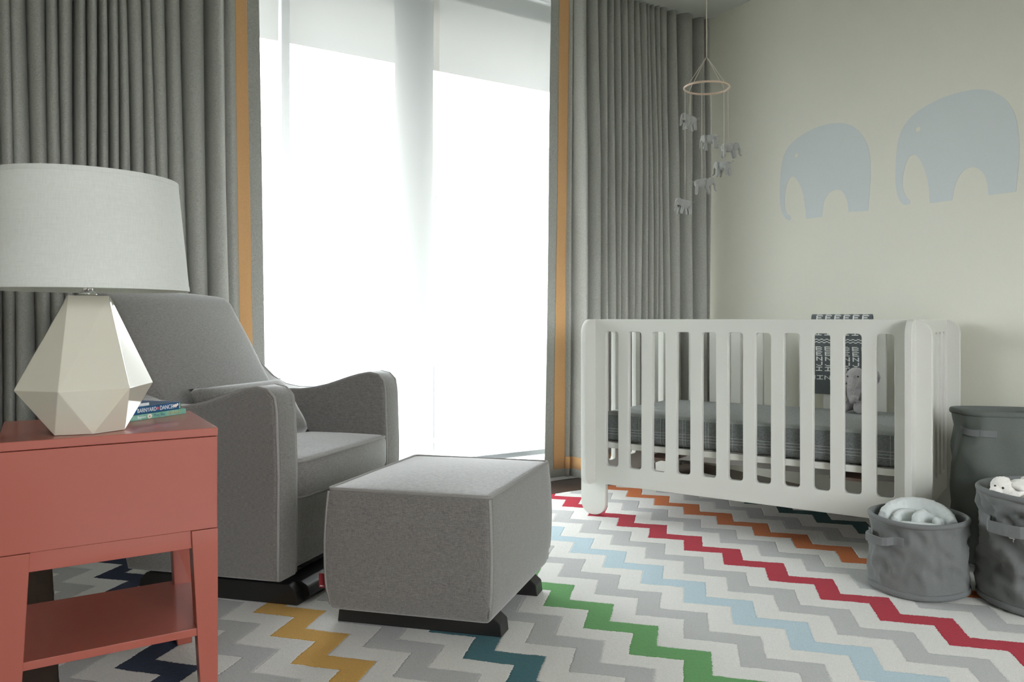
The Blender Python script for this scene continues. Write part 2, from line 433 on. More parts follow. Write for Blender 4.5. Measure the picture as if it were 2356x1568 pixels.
# outside: balcony slab over and under, round column, railing
struct(box('balcony_soffit', (-1.5, 6.5, 3.98, 5.2, 2.617, 2.8), M['concrete'], bev=.01))
struct(box('balcony_floor', (-1.5, 6.5, 3.98, 5.3, -.2, -.06), M['concrete'], bev=.01))
bm = lathe_bm([(.105, -.06), (.105, 2.617)], 48)
o = obj('column', bm, M['column'], None, True, (1.720, 4.16, 0)); struct(o)
rl = thing('balcony_railing', 'thin pale balcony railing seen dimly through the sheer shades', 'railing', (2.2, 5.15, -.06))
box('top_rail', (-3.2, 3.6, -.02, .02, 1.05, 1.09), M['white_frame'], rl, .003)
box('bottom_rail', (-3.2, 3.6, -.012, .012, .08, .11), M['white_frame'], rl, .002)
for i in range(9):
    x = -3.15+i*.83; box('post', (x, x+.03, -.015, .015, 0, 1.05), M['white_frame'], rl, .002)
for nm, x, y, wd, dp, zt, lab in (('tower', 18.6, 60, 3.8, 6, 8.8, 'pale low tower block outside behind the left roller shade'),
                              ('tower', 25.6, 67, 2.4, 6, 13.8, 'pale taller tower block outside beside the grey column, behind the left shade'),
                              ('tower', 30.2, 64, 2.6, 6, 12.4, 'pale tower block outside behind the right roller shade')):
    t = thing(nm, lab, 'building', (x, y, -30), rad(-20), 'faint towers outside the window')
    box('tower_wall', (-wd/2, wd/2, 0, dp, 0, zt+30), M['tower'], t, 0)
    box('roof_block', (-wd/4, wd/5, 1, 3, zt+30, zt+31.5), M['concrete'], t, 0)
    box('parapet', (-wd/2-.1, wd/2+.1, -.1, dp, zt+29.6, zt+30.1), M['concrete'], t, 0)

# roller shades
def roller(x0, x1, label):
    t = thing('roller_shade', label, 'roller shade', ((x0+x1)/2, 3.775, CE), 0, 'roller shades')
    w = (x1-x0)/2
    bm = bmesh.new(); n = 12
    vs = [[bm.verts.new((-w+2*w*i/n, 0.0015*math.sin(i*1.3), z)) for i in range(n+1)] for z in (-.03, -1.2, .158-CE)]
    for a, b in zip(vs, vs[1:]):
        for i in range(n): bm.faces.new((a[i], a[i+1], b[i+1], b[i]))
    o = obj('shade_cloth', bm, M['sheer'], t)
    box('hem_bar', (-w, w, -.008, .008, .13-CE, .158-CE), M['grey_metal'], t, .003)
    bm = tube_bm([(-w, .018, -.017), (w, .018, -.017)], .016, seg=20); obj('roller_tube', bm, M['white_frame'], t)
roller(-.45, 1.663, 'sheer white roller shade on the left of the bright gap')
roller(1.698, 3.34, 'sheer white roller shade on the right of the bright gap')

# ---------------------------------------------------------------- curtains
def curtain_fn(ridges, lean, y0, A, flat):
    """returns f(s, z)->Vector; s is the ridge phase (0..n-1)"""
    n = len(ridges)
    def X(s):
        i = max(0, min(n-2, int(math.floor(s)))); t = s-i
        return ridges[i]*(1-t)+ridges[i+1]*t
    def f(s, z):
        x = X(s); zz = (CE-z)/CE
        c = math.cos(2*PI*s); sn = math.sin(2*PI*s)
        i = int(round(s)); rnd = math.sin(i*12.9898)*.5
        gap = abs(X(min(n-1.001, s+.5))-X(max(0, s-.5)))
        amp = A*(1+.3*rnd)*(.78+.22*min(1, zz*3))
        k = flat(s)
        cc = math.copysign(abs(c)**.8, c)
        y = y0 - amp*(cc*.5+.5)*k
        x2 = x + lean(x)*zz + k*(sn*min(.018, gap*.26))*(.7+.5*math.sin(i*3.1+zz*2.0)) + .006*math.sin(i*5.7+zz*5)*k
        y += .004*math.sin(zz*7+s*2.1)
        return Vector((x2, y, z))
    return f
def sheet(f, s0, s1, ns, z0, z1, nz, off=0.0, thick=.0015):
    bm = bmesh.new(); rows = []
    for j in range(nz+1):
        z = z0+(z1-z0)*j/nz
        rows.append([bm.verts.new(f(s0+(s1-s0)*i/ns, z)+Vector((0, off, 0))) for i in range(ns+1)])
    for a, b in zip(rows, rows[1:]):
        for i in range(ns): bm.faces.new((a[i], a[i+1], b[i+1], b[i]))
    return bm
def curtain(label, ridges, lean, flat, s_tape, s_hem, zc, group):
    t = thing('curtain', label, 'curtain', (0, 0, 0), 0, group)
    f = curtain_fn(ridges, lean, 3.67, .105, flat)
    n = len(ridges)-1
    o = obj('cloth', sheet(f, 0, n-1e-4, n*22, .016, zc, 40), M['curtain'], t)
    sd = o.modifiers.new('thick', 'SOLIDIFY'); sd.thickness = .002; sd.offset = 1
    bm = sheet(f, s_tape[0], s_tape[1], 12, .06, zc, 40, -.003)
    a, b = s_hem
    rows = []
    hb = sheet(f, a, b, int(abs(b-a)*22), .06, .125, 2, -.003)
    tmp = bpy.data.meshes.new('tmp'); hb.to_mesh(tmp); hb.free(); bm.from_mesh(tmp); bpy.data.meshes.remove(tmp)
    o = obj('trim_tape', bm, M['tape'], t); sd = o.modifiers.new('thick', 'SOLIDIFY'); sd.thickness = .001; sd.offset = 1
    o['label'] = 'mustard ribbon trim down the leading edge and along the hem'
    return t
LR = [-.98, -.9, -.83, -.76, -.69, -.62, -.55, -.48, -.41, -.344, -.284, -.224, -.164, -.102, -.071, -.001, .045, .082, .132, .164, .199, .233, .263, .309, .357, .394, .452, .527, .612, .693, .743, .793]
nl = len(LR)
curtain('dark grey curtain with mustard edge, hanging left of the window behind the armchair', LR, lambda x: .012+.03*(x+1)/1.8*1.0,
        lambda s: max(0, min(1, (nl-3-s)*1.6)) , (nl-3, nl-2), (0, nl-3), 2.7125, 'grey window curtains')
RR = [2.31, 2.36, 2.422, 2.471, 2.55, 2.609, 2.66, 2.706, 2.755, 2.808, 2.856, 2.907, 2.94, 2.976, 3.008, 3.052, 3.122, 3.226, 3.338, 3.375]
curtain('dark grey curtain with mustard edge, hanging right of the window behind the crib', RR, lambda x: -.05*max(0, (2.75-x)/.45)+.004,
        lambda s: max(0, min(1, (s-2)*1.6)), (1, 2), (2, len(RR)-1.01), 2.7125, 'grey window curtains')

# ---------------------------------------------------------------- wall decals
EL_S = [(2.944, 1.442), (2.972, 1.455), (2.985, 1.488), (2.988, 1.537), (2.98, 1.596), (2.961, 1.642), (2.941, 1.655), (2.922, 1.653), (2.896, 1.627), (2.869, 1.581), (2.851, 1.514), (2.843, 1.46), (2.838, 1.414), (2.735, 1.415), (2.731, 1.448), (2.724, 1.487), (2.707, 1.519), (2.679, 1.541), (2.644, 1.545), (2.61, 1.535), (2.587, 1.504), (2.574, 1.469), (2.569, 1.421), (2.454, 1.414), (2.448, 1.47), (2.44, 1.578), (2.44, 1.654), (2.448, 1.709), (2.463, 1.756), (2.499, 1.811), (2.544, 1.852), (2.584, 1.872), (2.631, 1.885), (2.686, 1.892), (2.735, 1.892), (2.792, 1.887), (2.843, 1.876), (2.896, 1.858), (2.941, 1.836), (2.972, 1.811), (2.996, 1.778), (3.011, 1.728), (3.019, 1.663), (3.023, 1.596), (3.021, 1.535), (3.013, 1.485), (2.996, 1.447), (2.972, 1.424), (2.945, 1.416)]
EL_B = [(2.224, 1.437), (2.24, 1.45), (2.254, 1.472), (2.262, 1.499), (2.264, 1.536), (2.259, 1.572), (2.248, 1.612), (2.231, 1.643), (2.211, 1.652), (2.191, 1.645), (2.169, 1.617), (2.149, 1.571), (2.135, 1.523), (2.127, 1.471), (2.124, 1.413), (2.015, 1.412), (2.01, 1.446), (1.999, 1.484), (1.981, 1.52), (1.956, 1.542), (1.926, 1.548), (1.896, 1.539), (1.871, 1.513), (1.858, 1.48), (1.852, 1.446), (1.849, 1.414), (1.732, 1.414), (1.726, 1.473), (1.72, 1.537), (1.718, 1.601), (1.722, 1.666), (1.73, 1.718), (1.748, 1.769), (1.776, 1.812), (1.809, 1.843), (1.842, 1.865), (1.886, 1.881), (1.931, 1.888), (1.981, 1.89), (2.044, 1.886), (2.103, 1.876), (2.157, 1.86), (2.202, 1.84), (2.237, 1.816), (2.266, 1.785), (2.284, 1.744), (2.295, 1.693), (2.3, 1.631), (2.302, 1.568), (2.3, 1.515), (2.292, 1.472), (2.277, 1.439), (2.254, 1.418), (2.224, 1.422)]
def chaikin(p):
    out = []; n = len(p)
    for i in range(n):
        a, b = p[i], p[(i+1) % n]
        if math.dist(a, b) > .09: out += [a, b]; continue
        out += [(a[0]*.75+b[0]*.25, a[1]*.75+b[1]*.25), (a[0]*.25+b[0]*.75, a[1]*.25+b[1]*.75)]
    return out
for pl, ec, er, lab in ((EL_S, (2.906, 1.765), (.012, .012), 'pale blue-grey elephant wall decal, the one nearer the curtain'),
                        (EL_B, (2.184, 1.764), (.013, .012), 'pale blue-grey elephant wall decal, the one nearer the right edge above the hamper')):
    cy = sum(p[0] for p in pl)/len(pl)
    out = [(-(y-cy), z-1.4) for y, z in chaikin(pl)]
    hole = [(-(ec[0]-cy)+er[0]*math.cos(a*PI/12), ec[1]-1.4+er[1]*math.sin(a*PI/12)) for a in range(24)]
    me = plate([out, hole], .0012, 0)
    o = new_obj('elephant_decal', me, M['decal'], None, False, (WX-.0008, cy, 1.4), (rad(90), 0, rad(-90)))
    tag(o, lab, 'wall decal', 'elephant decals')

# ---------------------------------------------------------------- rug
bm = bmesh.new(); nx, ny = 150, 130
X0, X1, Y0, Y1 = .045, 3.15, .55, 3.395
g = [[bm.verts.new((X0+(X1-X0)*i/nx+(.004*noise.noise(Vector((0, j*.9, 3))) if i in (0, nx) else 0), Y0+(Y1-Y0)*j/ny+(.004*noise.noise(Vector((i*.9, 0, 7))) if j in (0, ny) else 0), -.002+.0012*noise.noise(Vector((i*.5, j*.5, 0))) )) for i in range(nx+1)] for j in range(ny+1)]
for j in range(ny):
    for i in range(nx): bm.faces.new((g[j][i], g[j][i+1], g[j+1][i+1], g[j+1][i]))
low = bmesh.ops.extrude_face_region(bm, geom=bm.faces[:])
for v in [x for x in low['geom'] if isinstance(x, bmesh.types.BMVert)]: v.co.z = FZ+.0005
o = obj('rug', bm, M['rug']); smooth_angle(o, 60)
tag(o, 'pale wool rug with zigzag stripes in grey, red, blue, green and yellow', 'rug')

# ---------------------------------------------------------------- glider armchair
CH = thing('armchair', 'grey upholstered glider armchair with piped arms behind the ottoman', 'armchair', (.594, 2.495, 0), rad(-48.2))
# arm side profile (x forward, z up)
arm = [(.0, .085), (.0, .40), (-.003, .60), (-.012, .645), (-.035, .668), (-.07, .675), (-.114, .668), (-.16, .655), (-.2, .642), (-.25, .626), (-.316, .611), (-.37, .604), (-.44, .604), (-.50, .615), (-.56, .645), (-.61, .69), (-.65, .745), (-.69, .72), (-.68, .60), (-.62, .35), (-.545, .085)]
def arm_part(y0, y1, nm):
    me = plate([arm], y1-y0, .016, 4)
    # plate lies in x,y -> stand it up: (x, z) with thickness along y
    for v in me.vertices:
        x, z, t = v.co; yy = (y0+y1)/2-t
        v.co = (x+.006*math.sin(max(0, z)/.67*PI), yy, z)
    o = new_obj('armrest', me, M['chair'], CH); smooth_angle(o, 40); return o
for y0, y1 in ((0, .105), (.685, .79)):
    o = arm_part(y0, y1, 'armrest')
    ins = [(.0, .0895)]+[p for p in arm[1:17]]
    for yy in (y0+.006, y1-.006):
        pts = []
        for i, (x, z) in enumerate(ins):
            pts.append((x+.006*math.sin(z/.67*PI)-(0.004 if z < .62 else 0.0), yy, z-(.003 if z > .6 else 0)))
        # densify
        q = []
        for a, b in zip(pts, pts[1:]):
            for k in range(4): q.append(Vector(a).lerp(Vector(b), k/4))
        q.append(Vector(pts[-1]))
        obj('piping', tube_bm(q, .0046, seg=6), M['piping'], o)
# body under the seat
o = box('seat_base', (-.56, -.02, .09, .70, .085, .33), M['chair'], CH, .02); 
# seat cushion
def seatfn(p, u):
    crown = (1-u.x**2)*(1-u.y**2)
    if u.z > 0: p.z += .022*crown
    if u.x > .5: p.x += .018*(1-u.y**2)*(u.x-.5)*2; p.z -= 0
    return p
o = obj('seat_cushion', rbox_bm(-.45, .012, .108, .682, .312, .438, .028, fn=seatfn), M['chair'], CH)
def rim(x0, x1, y0, y1, z, r, zf, k=10, bow=0):
    P = fillet([(x0, y0), (x1, y0), (x1, y1), (x0, y1)], r, 5); out = []
    n = len(P)
    for i in range(n):
        a, b = Vector(P[i]), Vector(P[(i+1) % n])
        m = k if (b-a).length > .05 else 1
        for j in range(m):
            q = a.lerp(b, j/m); out.append(Vector((q.x, q.y, z))+zf(q))
    return out
def seat_rim(q):
    v = (q.y-.395)/.287; f = max(0, (q.x+.05)/.06); f = min(1, f)
    return Vector((.018*(1-v*v)*f, 0, .004*(1-v*v)))
obj('piping', tube_bm(rim(-.444, .006, .113, .677, .431, .024, seat_rim), .0055, True, 6), M['piping'], o)
obj('piping', tube_bm(rim(-.444, .006, .113, .677, .318, .024, seat_rim), .004, True, 6), M['piping'], o)
# reclined back cushion
spine = [(.40, -.405), (.5, -.438), (.6, -.492), (.7, -.552), (.8, -.612), (.9, -.672), (.965, -.706)]
def backfn(p, u):
    z = p.z; x = interp(spine, z)
    v = u.y
    bow = .028*(1-v*v)*(1-(max(-1, min(1, u.z)))**4)
    hw = interp([(.4, .285), (.6, .315), (.8, .322), (.965, .318)], z)
    y = .395+v*hw
    if u.x > 0: xx = x+p.x*.9+bow*u.x
    else: xx = x+p.x*1.0
    zz = z+.014*(1-v*v)*max(0, u.z)**2
    return Vector((xx, y, zz))
bm = rbox_bm(-.075, .0, -.32, .32, .40, .965, .036, 19, fn=backfn)
o = obj('backrest', bm, M['chair'], CH)
def bpt(v, z, dx=0):
    x = interp(spine, z); hw = interp([(.4, .285), (.6, .315), (.8, .322), (.965, .318)], z)
    return Vector((x+dx, .395+v*(hw-.004), z))
for s in (1, -1):
    pts = [bpt(s, .45+.5*i/24, -.028 if i < 23 else -.034) for i in range(25)]
    obj('piping', tube_bm(pts, .004, seg=6), M['piping'], o)
# outer shell of the back
shell = [(.33, -.56), (.6, -.61), (.8, -.70), (.93, -.765)]
def shellfn(p, u):
    x = interp(shell, p.z); return Vector((x+p.x, .395+p.y*(1-.0*u.z), p.z))
obj('back_shell', rbox_bm(-.03, .05, -.345, .345, .30, .93, .025, 13, fn=shellfn), M['chair'], CH)
# rocker base
def runner_bm(x0, x1, y0, y1, h):
    prof = fillet([(x0, .0), (x1, .0), (x1-.004, h*.62), (x1-.03, h), (x0+.03, h), (x0+.004, h*.62)], [0, 0, .012, .016, .016, .012], 4)
    me = plate([prof], y1-y0, .002, 1)
    for v in me.vertices: x, z, t = v.co; v.co = (x, (y0+y1)/2-t, z)
    return me
for y0 in (.06, .66): 
    o = new_obj('runner', runner_bm(-.55, .03, y0, y0+.07, .062), M['black'], CH, False)
pf = fillet([(.03, 0), (.052, .018), (.045, .05), (.02, .064), (-.05, .064), (-.05, 0)], [0, .012, .015, .01, 0, 0], 4)
me = plate([pf], .60, .001, 1)
for v in me.vertices: x, z, t = v.co; v.co = (x, .395-t, z)
new_obj('front_bar', me, M['black'], CH, False)
box('glide_box', (-.42, -.1, .15, .64, .055, .1), M['black'], CH, .004)

# lumbar pillow (a loose thing on the seat)
def pillow_bm(w, h, t, n=18):
    bm = bmesh.new(); top = []; bot = []
    for j in range(n+1):
        v = -1+2*j/n; rt = []; rb = []
        for i in range(n+1):
            u = -1+2*i/n
            pinch = 1-.06*(abs(u)**4+0*abs(v))*(1-abs(v))
            x = u*w/2*(1-.055*(1-abs(u)**3)*0-.05*(1-v*v)*abs(u)**3); y = v*h/2*(1-.07*(1-u*u)*abs(v)**3)
            z = t/2*((1-u**4)*(1-v**4))**.5
            z *= 1+.1*noise.noise(Vector((u*1.7, v*1.7, 2)))
            rt.append(bm.verts.new((x, y, z)))
            rb.append(rt[-1] if abs(z) < 1e-6 else bm.verts.new((x, y, -z)))
        top.append(rt); bot.append(rb)
    for j in range(n):
        for i in range(n):
            bm.faces.new((top[j][i], top[j][i+1], top[j+1][i+1], top[j+1][i]))
            try: bm.faces.new((bot[j][i], bot[j+1][i], bot[j+1][i+1], bot[j][i+1]))
            except ValueError: pass
    return bm
ca, sa = math.cos(rad(-48.2)), math.sin(rad(-48.2))
def chw(x, y, z): return (.594+x*ca-y*sa, 2.495+x*sa+y*ca, z)
o = obj('lumbar_pillow', pillow_bm(.50, .24, .10), M['chair'])
o.location = chw(-.352, .372, .548)
from mathutils import Euler
# pillow x axis -> chair y, pillow y axis -> up the reclined back
tilt = math.atan2(.12, .19)
ax = Vector((-sa, ca, 0)); upv = Vector((-ca*math.sin(tilt), -sa*math.sin(tilt), math.cos(tilt))); nz = ax.cross(upv)
o.rotation_euler = Matrix((ax, upv, nz)).transposed().to_euler()
tag(o, 'small grey lumbar pillow leaning on the armchair back between its arms', 'pillow')

# ---------------------------------------------------------------- ottoman
OT = thing('ottoman', 'grey upholstered glider ottoman with piped edges in front of the armchair', 'ottoman', (.989, 1.875, 0), rad(-48.2))
L, Wd = .483, .556
def ottfn(p, u):
    if u.z > 0: p.z += .020*(1-u.x**2)*(1-u.y**2)*max(0, u.z)
    b = (1-u.z**2)
    p.x += .010*b*u.x*(1-.3*u.y**2); p.y += .010*b*u.y
    if u.z < -.6: 
        k = (-.6-u.z)/.4; p.x -= .005*k*u.x; p.y -= .005*k*u.y
    return p
body = obj('body', rbox_bm(-L, 0, 0, Wd, .068, .408, .014, 17, .8, ottfn), M['chair'], OT)
zr = lambda q: Vector((0, 0, 0))
obj('piping', tube_bm(rim(-L+.004, -.004, .004, Wd-.004, .406, .010, zr, 14), .0055, True, 6), M['piping'], body)
for cx, cy, sx, sy in ((-.002, .002, 1, -1), (-L+.002, .002, -1, -1), (-.002, Wd-.002, 1, 1), (-L+.002, Wd-.002, -1, 1)):
    pts = []
    for i in range(17):
        z = .085+.315*i/16; w = (z-.238)/.170; b = 1-w*w; k = max(0, (-.6-w)/.4)
        pts.append((cx+sx*(.0085*b-.005*k-.003), cy+sy*(.0085*b-.005*k-.003), z))
    obj('piping', tube_bm(pts, .005, seg=6), M['piping'], body)
for y0 in (.097, .432):
    new_obj('runner', runner_bm(-.508, -.004, y0, y0+.062, .056), M['black'], OT, False)
box('glide_box', (-.40, -.06, .12, .46, .045, .09), M['black'], OT, .004)
tg = box('brand_tag', (-.0007, .0007, -.011, .011, -.02, .02), M['red_tag'], OT, .0003, (-L-.0205, .010, .146), (0, 0, rad(90)))
tg['label'] = 'small red fabric tag'
# the little white arches printed at the foot of the tag
bm = bmesh.new()
for cx in (-.0045, 0, .0045):
    tube_bm([(cx+.0020*math.cos(a*PI/6), 0, -.017+.0035*math.sin(a*PI/6)) for a in range(7)], .0005, seg=5, bm=bm)
obj('tag_mark', bm, M['white_print'], tg, True, (-.001, 0, 0), (0, 0, rad(90)))

# ---------------------------------------------------------------- side table
TB = thing('side_table', 'coral red lacquered side table with lower shelf carrying the lamp', 'side table', (.14, 2.215, 0))
hx0, hx1, hy0, hy1 = -.208, .208, -.203, .208
box('table_top', (hx0, hx1, hy0, hy1, .608, .627), M['coral'], TB, .0015)
box('drawer_box', (hx0+.001, hx1-.001, hy0+.0015, hy1-.001, .394, .6065), M['coral'], TB, .0015)
bm = box_bm(hx0+.05, hx1-.05, hy0+.008, hy0+.026, .352, .393); box_bm(hx0+.05, hx1-.05, hy1-.026, hy1-.008, .352, .393, bm)
box_bm(hx0+.008, hx0+.026, hy0+.05, hy1-.05, .352, .393, bm); box_bm(hx1-.026, hx1-.008, hy0+.05, hy1-.05, .352, .393, bm)
bevel(obj('apron', bm, M['coral'], TB, False), .001, 2)
for sx in (0, 1):
    for sy in (0, 1):
        X = (hx0, hx1)[sx]; Y = (hy0, hy1)[sy]; dx = 1 if sx == 0 else -1; dy = 1 if sy == 0 else -1
        def q(a, z): return [(X, Y, z), (X+dx*a, Y, z), (X+dx*a, Y+dy*a, z), (X, Y+dy*a, z)]
        hexa('leg', q(.036, 0), q(.056, .393), M['coral'], TB, .0015)
sh = [(hx0+.038, hy0+.004), (hx1-.038, hy0+.004), (hx1-.038, hy0+.044), (hx1-.004, hy0+.044), (hx1-.004, hy1-.044), (hx1-.038, hy1-.044), (hx1-.038, hy1-.004),
      (hx0+.038, hy1-.004), (hx0+.038, hy1-.044), (hx0+.004, hy1-.044), (hx0+.004, hy0+.044), (hx0+.038, hy0+.044)]
me = plate([sh], .018, .001, 1); new_obj('shelf', me, M['coral'], TB, False, (0, 0, .159))

# ---------------------------------------------------------------- table lamp
LP = thing('table_lamp', 'white faceted ceramic table lamp with drum shade on the coral table', 'lamp', (.0955, 2.135, .6275))
Mi = [(-.1375, -.035), (-.0595, -.13), (.0745, -.105), (.1375, .055), (.0595, .15), (-.0745, .125)]
Bt = [(-.0645, -.07), (.0065, -.089), (.0695, -.049), (.0645, .055), (-.0065, .074), (-.0695, .04)]
Tp = [(-.040, .006), (-.039, -.030), (.039, -.026), (.044, .012), (.022, .044), (-.020, .042)]
bm = bmesh.new()
vm = [bm.verts.new((x, y, .0985)) for x, y in Mi]; vt = [bm.verts.new((x, y, .305)) for x, y in Tp]; vb = [bm.verts.new((x, y, 0)) for x, y in Bt]
bm.faces.new(vt); bm.faces.new(vb[::-1])
for i in range(6):
    j = (i+1) % 6
    bm.faces.new((vm[i], vm[j], vt[j], vt[i]))
    if i == 1: bm.faces.new((vb[i], vb[j], vm[j], vm[i]))
    else: bm.faces.new((vb[i], vm[j], vm[i])); bm.faces.new((vb[i], vb[j], vm[j]))
bevel(obj('base', bm, M['ceramic'], LP, False), .0012, 2, 5)
bm = tube_bm([(0, 0, .302), (0, 0, .345)], .010, seg=20); obj('neck', bm, M['chrome'], LP)
bm = lathe_bm([(.014, .303), (.018, .306), (.018, .312), (.012, .316)], 24); obj('neck_ring', bm, M['chrome'], LP)
zb, zt, rb, rt = .318, .570, .208, .184
prof = [(rb, zb), (rt, zt), (rt-.002, zt), (rb-.002, zb), (rb, zb)]
o = obj('lamp_shade', lathe_bm(prof, 128), M['lampshade'], LP); smooth_angle(o, 50)
def band(z0, z1):
    f = lambda z: rb+(rt-rb)*(z-zb)/(zt-zb)+.0007
    return lathe_bm([(f(z0), z0), (f(z1), z1), (f(z1)-.0035, z1), (f(z0)-.0035, z0), (f(z0), z0)], 128)
for z0, z1 in ((zb-.001, zb+.010), (zt-.010, zt+.001)):
    q = obj('hem_band', band(z0, z1), M['lampshade'], o); smooth_angle(q, 50)
bm = bmesh.new()
for k in range(3):
    a = k*2*PI/3; tube_bm([(0, 0, .57), (rt*math.cos(a)*.985, rt*math.sin(a)*.985, .572)], .0015, seg=6, bm=bm)
tube_bm([(0, 0, .34), (0, 0, .585)], .003, seg=8, bm=bm)
obj('shade_frame', bm, M['chrome'], LP)
bm = bmesh.new(); ell(bm, (0, 0, .44), (.03, .03, .04)); obj('bulb', bm, M['white_frame'], LP)

# ---------------------------------------------------------------- board books
def book(label, x, y, z, rz, ln, dp, th, cov, lab_parts, group):
    """spine faces local -y, runs along x; origin at the right end of the spine"""
    t = thing('board_book', label, 'book', (x, y, z), rz, group)
    c = .0018
    bm = box_bm(-ln, 0, 0, dp, 0, c); box_bm(-ln, 0, 0, dp, th-c, th, bm); box_bm(-ln, 0, 0, c, c, th-c, bm)
    bevel(obj('cover', bm, cov, t, False), .0006, 2)
    obj('pages', box_bm(-ln+.001, -.001, c, dp-.001, c, th-c), M['pages'], t, False)
    lab_parts(t, ln, th)
    return t
def spine_text(t, s, size, x, z, m, nm='title', spacing=1.0, shear=0, sx=1):
    me = text_mesh(s, size, .00015, spacing, shear)
    o = new_obj(nm, me, m, t, False, (x, -.0003, z), (rad(90), 0, 0)); o.scale = (sx, 1, 1); return o
def blue_parts(t, ln, th):
    spine_text(t, 'BARNYARD', .0145, -.143, .0042, M['white_print'], sx=.80)
    spine_text(t, 'DANCE!', .0155, -.072, .0042, M['white_print'], sx=.82)
    bm = bmesh.new(); ell(bm, (-.0785, -.0003, .0095), (.0032, .0005, .0042)); obj('spine_dot', bm, M['red_print'], t)
    bm = bmesh.new(); ell(bm, (-.0195, -.0003, .0105), (.0065, .0006, .0038)); ell(bm, (-.028, -.0003, .009), (.003, .0005, .0022)); ell(bm, (-.0125, -.0003, .0125), (.0035, .0005, .0035))
    for dx in (-.024, -.02, -.016): ell(bm, (dx, -.0003, .0065), (.0008, .0004, .0022))
    obj('spine_animal', bm, M['cream_print'], t)
    obj('spine_stripe', box_bm(-.0065, -.003, -.0004, .0001, .0015, th-.0015), M['book_lime'], t, False)
    bm = bmesh.new()
    for i in range(5): tube_bm([(-.15, .012+.012*i, th+.0003), (-.09+.01*i, .016+.01*i, th+.0003)], .0009, seg=4, bm=bm)
    obj('cover_art', bm, M['white_print'], t)
def green_parts(t, ln, th):
    spine_text(t, 'Boynton', .0095, -.158, .004, M['white_print'], 'author', sx=.8)
    bm = bmesh.new(); ell(bm, (-.1205, -.0003, .0068), (.0062, .0005, .0048))
    for k in range(8): ell(bm, (-.1205+.006*math.cos(k*PI/4), -.0003, .0068+.0046*math.sin(k*PI/4)), (.0018, .0004, .0016))
    obj('spine_sheep', bm, M['cream_print'], t)
    bm = bmesh.new(); ell(bm, (-.121, -.0008, .0062), (.0024, .0004, .0026)); obj('sheep_face', bm, M['book_yellow'], t)
    spine_text(t, 'Moo, Baa,', .0108, -.108, .0036, M['book_dark'], sx=.86)
    spine_text(t, 'LA LA LA!', .0108, -.062, .0036, M['book_yellow'], sx=.92)
bang = math.atan2(2.359-2.246, .329-.189)
book('green board book lettered Moo Baa, lower of the two beside the lamp', .329, 2.3585, .6272, bang, .178, .15, .0135, M['book_green'], green_parts, 'board books on the side table')
book('dark blue board book lettered BARNYARD DANCE, upper of the two beside the lamp', .316, 2.353, .6412, bang+rad(.5), .165, .15, .0185, M['book_blue'], blue_parts, 'board books on the side table')

# ---------------------------------------------------------------- crib
CR = thing('crib', 'white slatted baby crib standing at an angle on the rug', 'crib', (2.04, 2.99, 0), rad(-66.8))
CL, CW, CT, BT = 1.478, .76, .878, .024
def rect(x0, x1, y0, y1, r=.014): return fillet([(x0, y0), (x1, y0), (x1, y1), (x0, y1)], r, 4)
out = fillet([(0, 0), (.128, 0), (.128, .143), (CL-.128, .143), (CL-.128, 0), (CL, 0), (CL, CT), (0, CT)], [.058, .058, .004, .004, .058, .058, .062, .062], 10)
slots = [rect(.0965+.065+.1157*k-.032, .0965+.065+.1157*k+.032, .226, .824) for k in range(11)]
me_long = plate([out]+slots, BT, .0022, 2)
for yy, nm in ((BT/2, 'front_panel'), (CW-BT/2, 'back_panel')):
    o = new_obj(nm, me_long.copy(), M['crib'], CR, None, (0, yy, 0), (rad(90), 0, 0)); smooth_angle(o, 30)
    for p in o.data.polygons: p.use_smooth = True
# end panels run front to back and stick out past the long panels
EP = .085
eo = fillet([(-EP, .145), (CW+EP-.01, .145), (CW+EP-.01, CT), (-EP, CT)], [.05, .05, .062, .062], 10)
es = [rect(.13+.10*k-.03+.02, .13+.10*k+.03+.02, .226, .824) for k in range(6)]
me_end = plate([eo]+es, BT, .0022, 2)
for xx in (.065, CL-.065):
    o = new_obj('end_panel', me_end.copy(), M['crib'], CR, None, (xx, 0, 0), (rad(90), 0, rad(90))); smooth_angle(o, 30)
    for p in o.data.polygons: p.use_smooth = True
bm = box_bm(.08, CL-.08, .028, .05, .302, .328); box_bm(.08, CL-.08, CW-.05, CW-.028, .302, .328, bm)
box_bm(.08, .104, .05, CW-.05, .302, .328, bm); box_bm(CL-.104, CL-.08, .05, CW-.05, .302, .328, bm)
bevel(obj('mattress_support', bm, M['crib'], CR, False), .002, 2)
for k in range(9):
    x = .16+k*.145; box('support_slat', (x, x+.06, .05, CW-.05, .308, .318), M['crib'], CR, .001)
box('stretcher', (.08, CL-.08, .36, .42, .275, .300), M['cushion_board'], CR, .002)
for xx in (.30, 1.10): box('cross_board', (xx, xx+.12, .06, CW-.06, .262, .274), M['cushion_board'], CR, .002)

def crw(x, y, z=0):
    a = rad(-66.8); return (2.04+x*math.cos(a)-y*math.sin(a), 2.99+x*math.sin(a)+y*math.cos(a), z)
MT = thing('mattress', 'thin grey crib mattress with faint plaid lines inside the white crib', 'mattress', crw(0, 0), rad(-66.8))
def mfn(p, u):
    p.z += .004*(1-u.x**2)*(1-u.y**2)*(u.z > 0)+.0015*noise.noise(p*9)
    return p
obj('cover', rbox_bm(.084, CL-.084, .034, CW-.036, .329, .461, .026, 17, .7, mfn), [M['plaid'], M['sheet']], MT)
o = bpy.data.objects['cover'] if False else MT.children[0]
for p in o.data.polygons:
    if p.normal.z > .55: p.material_index = 1

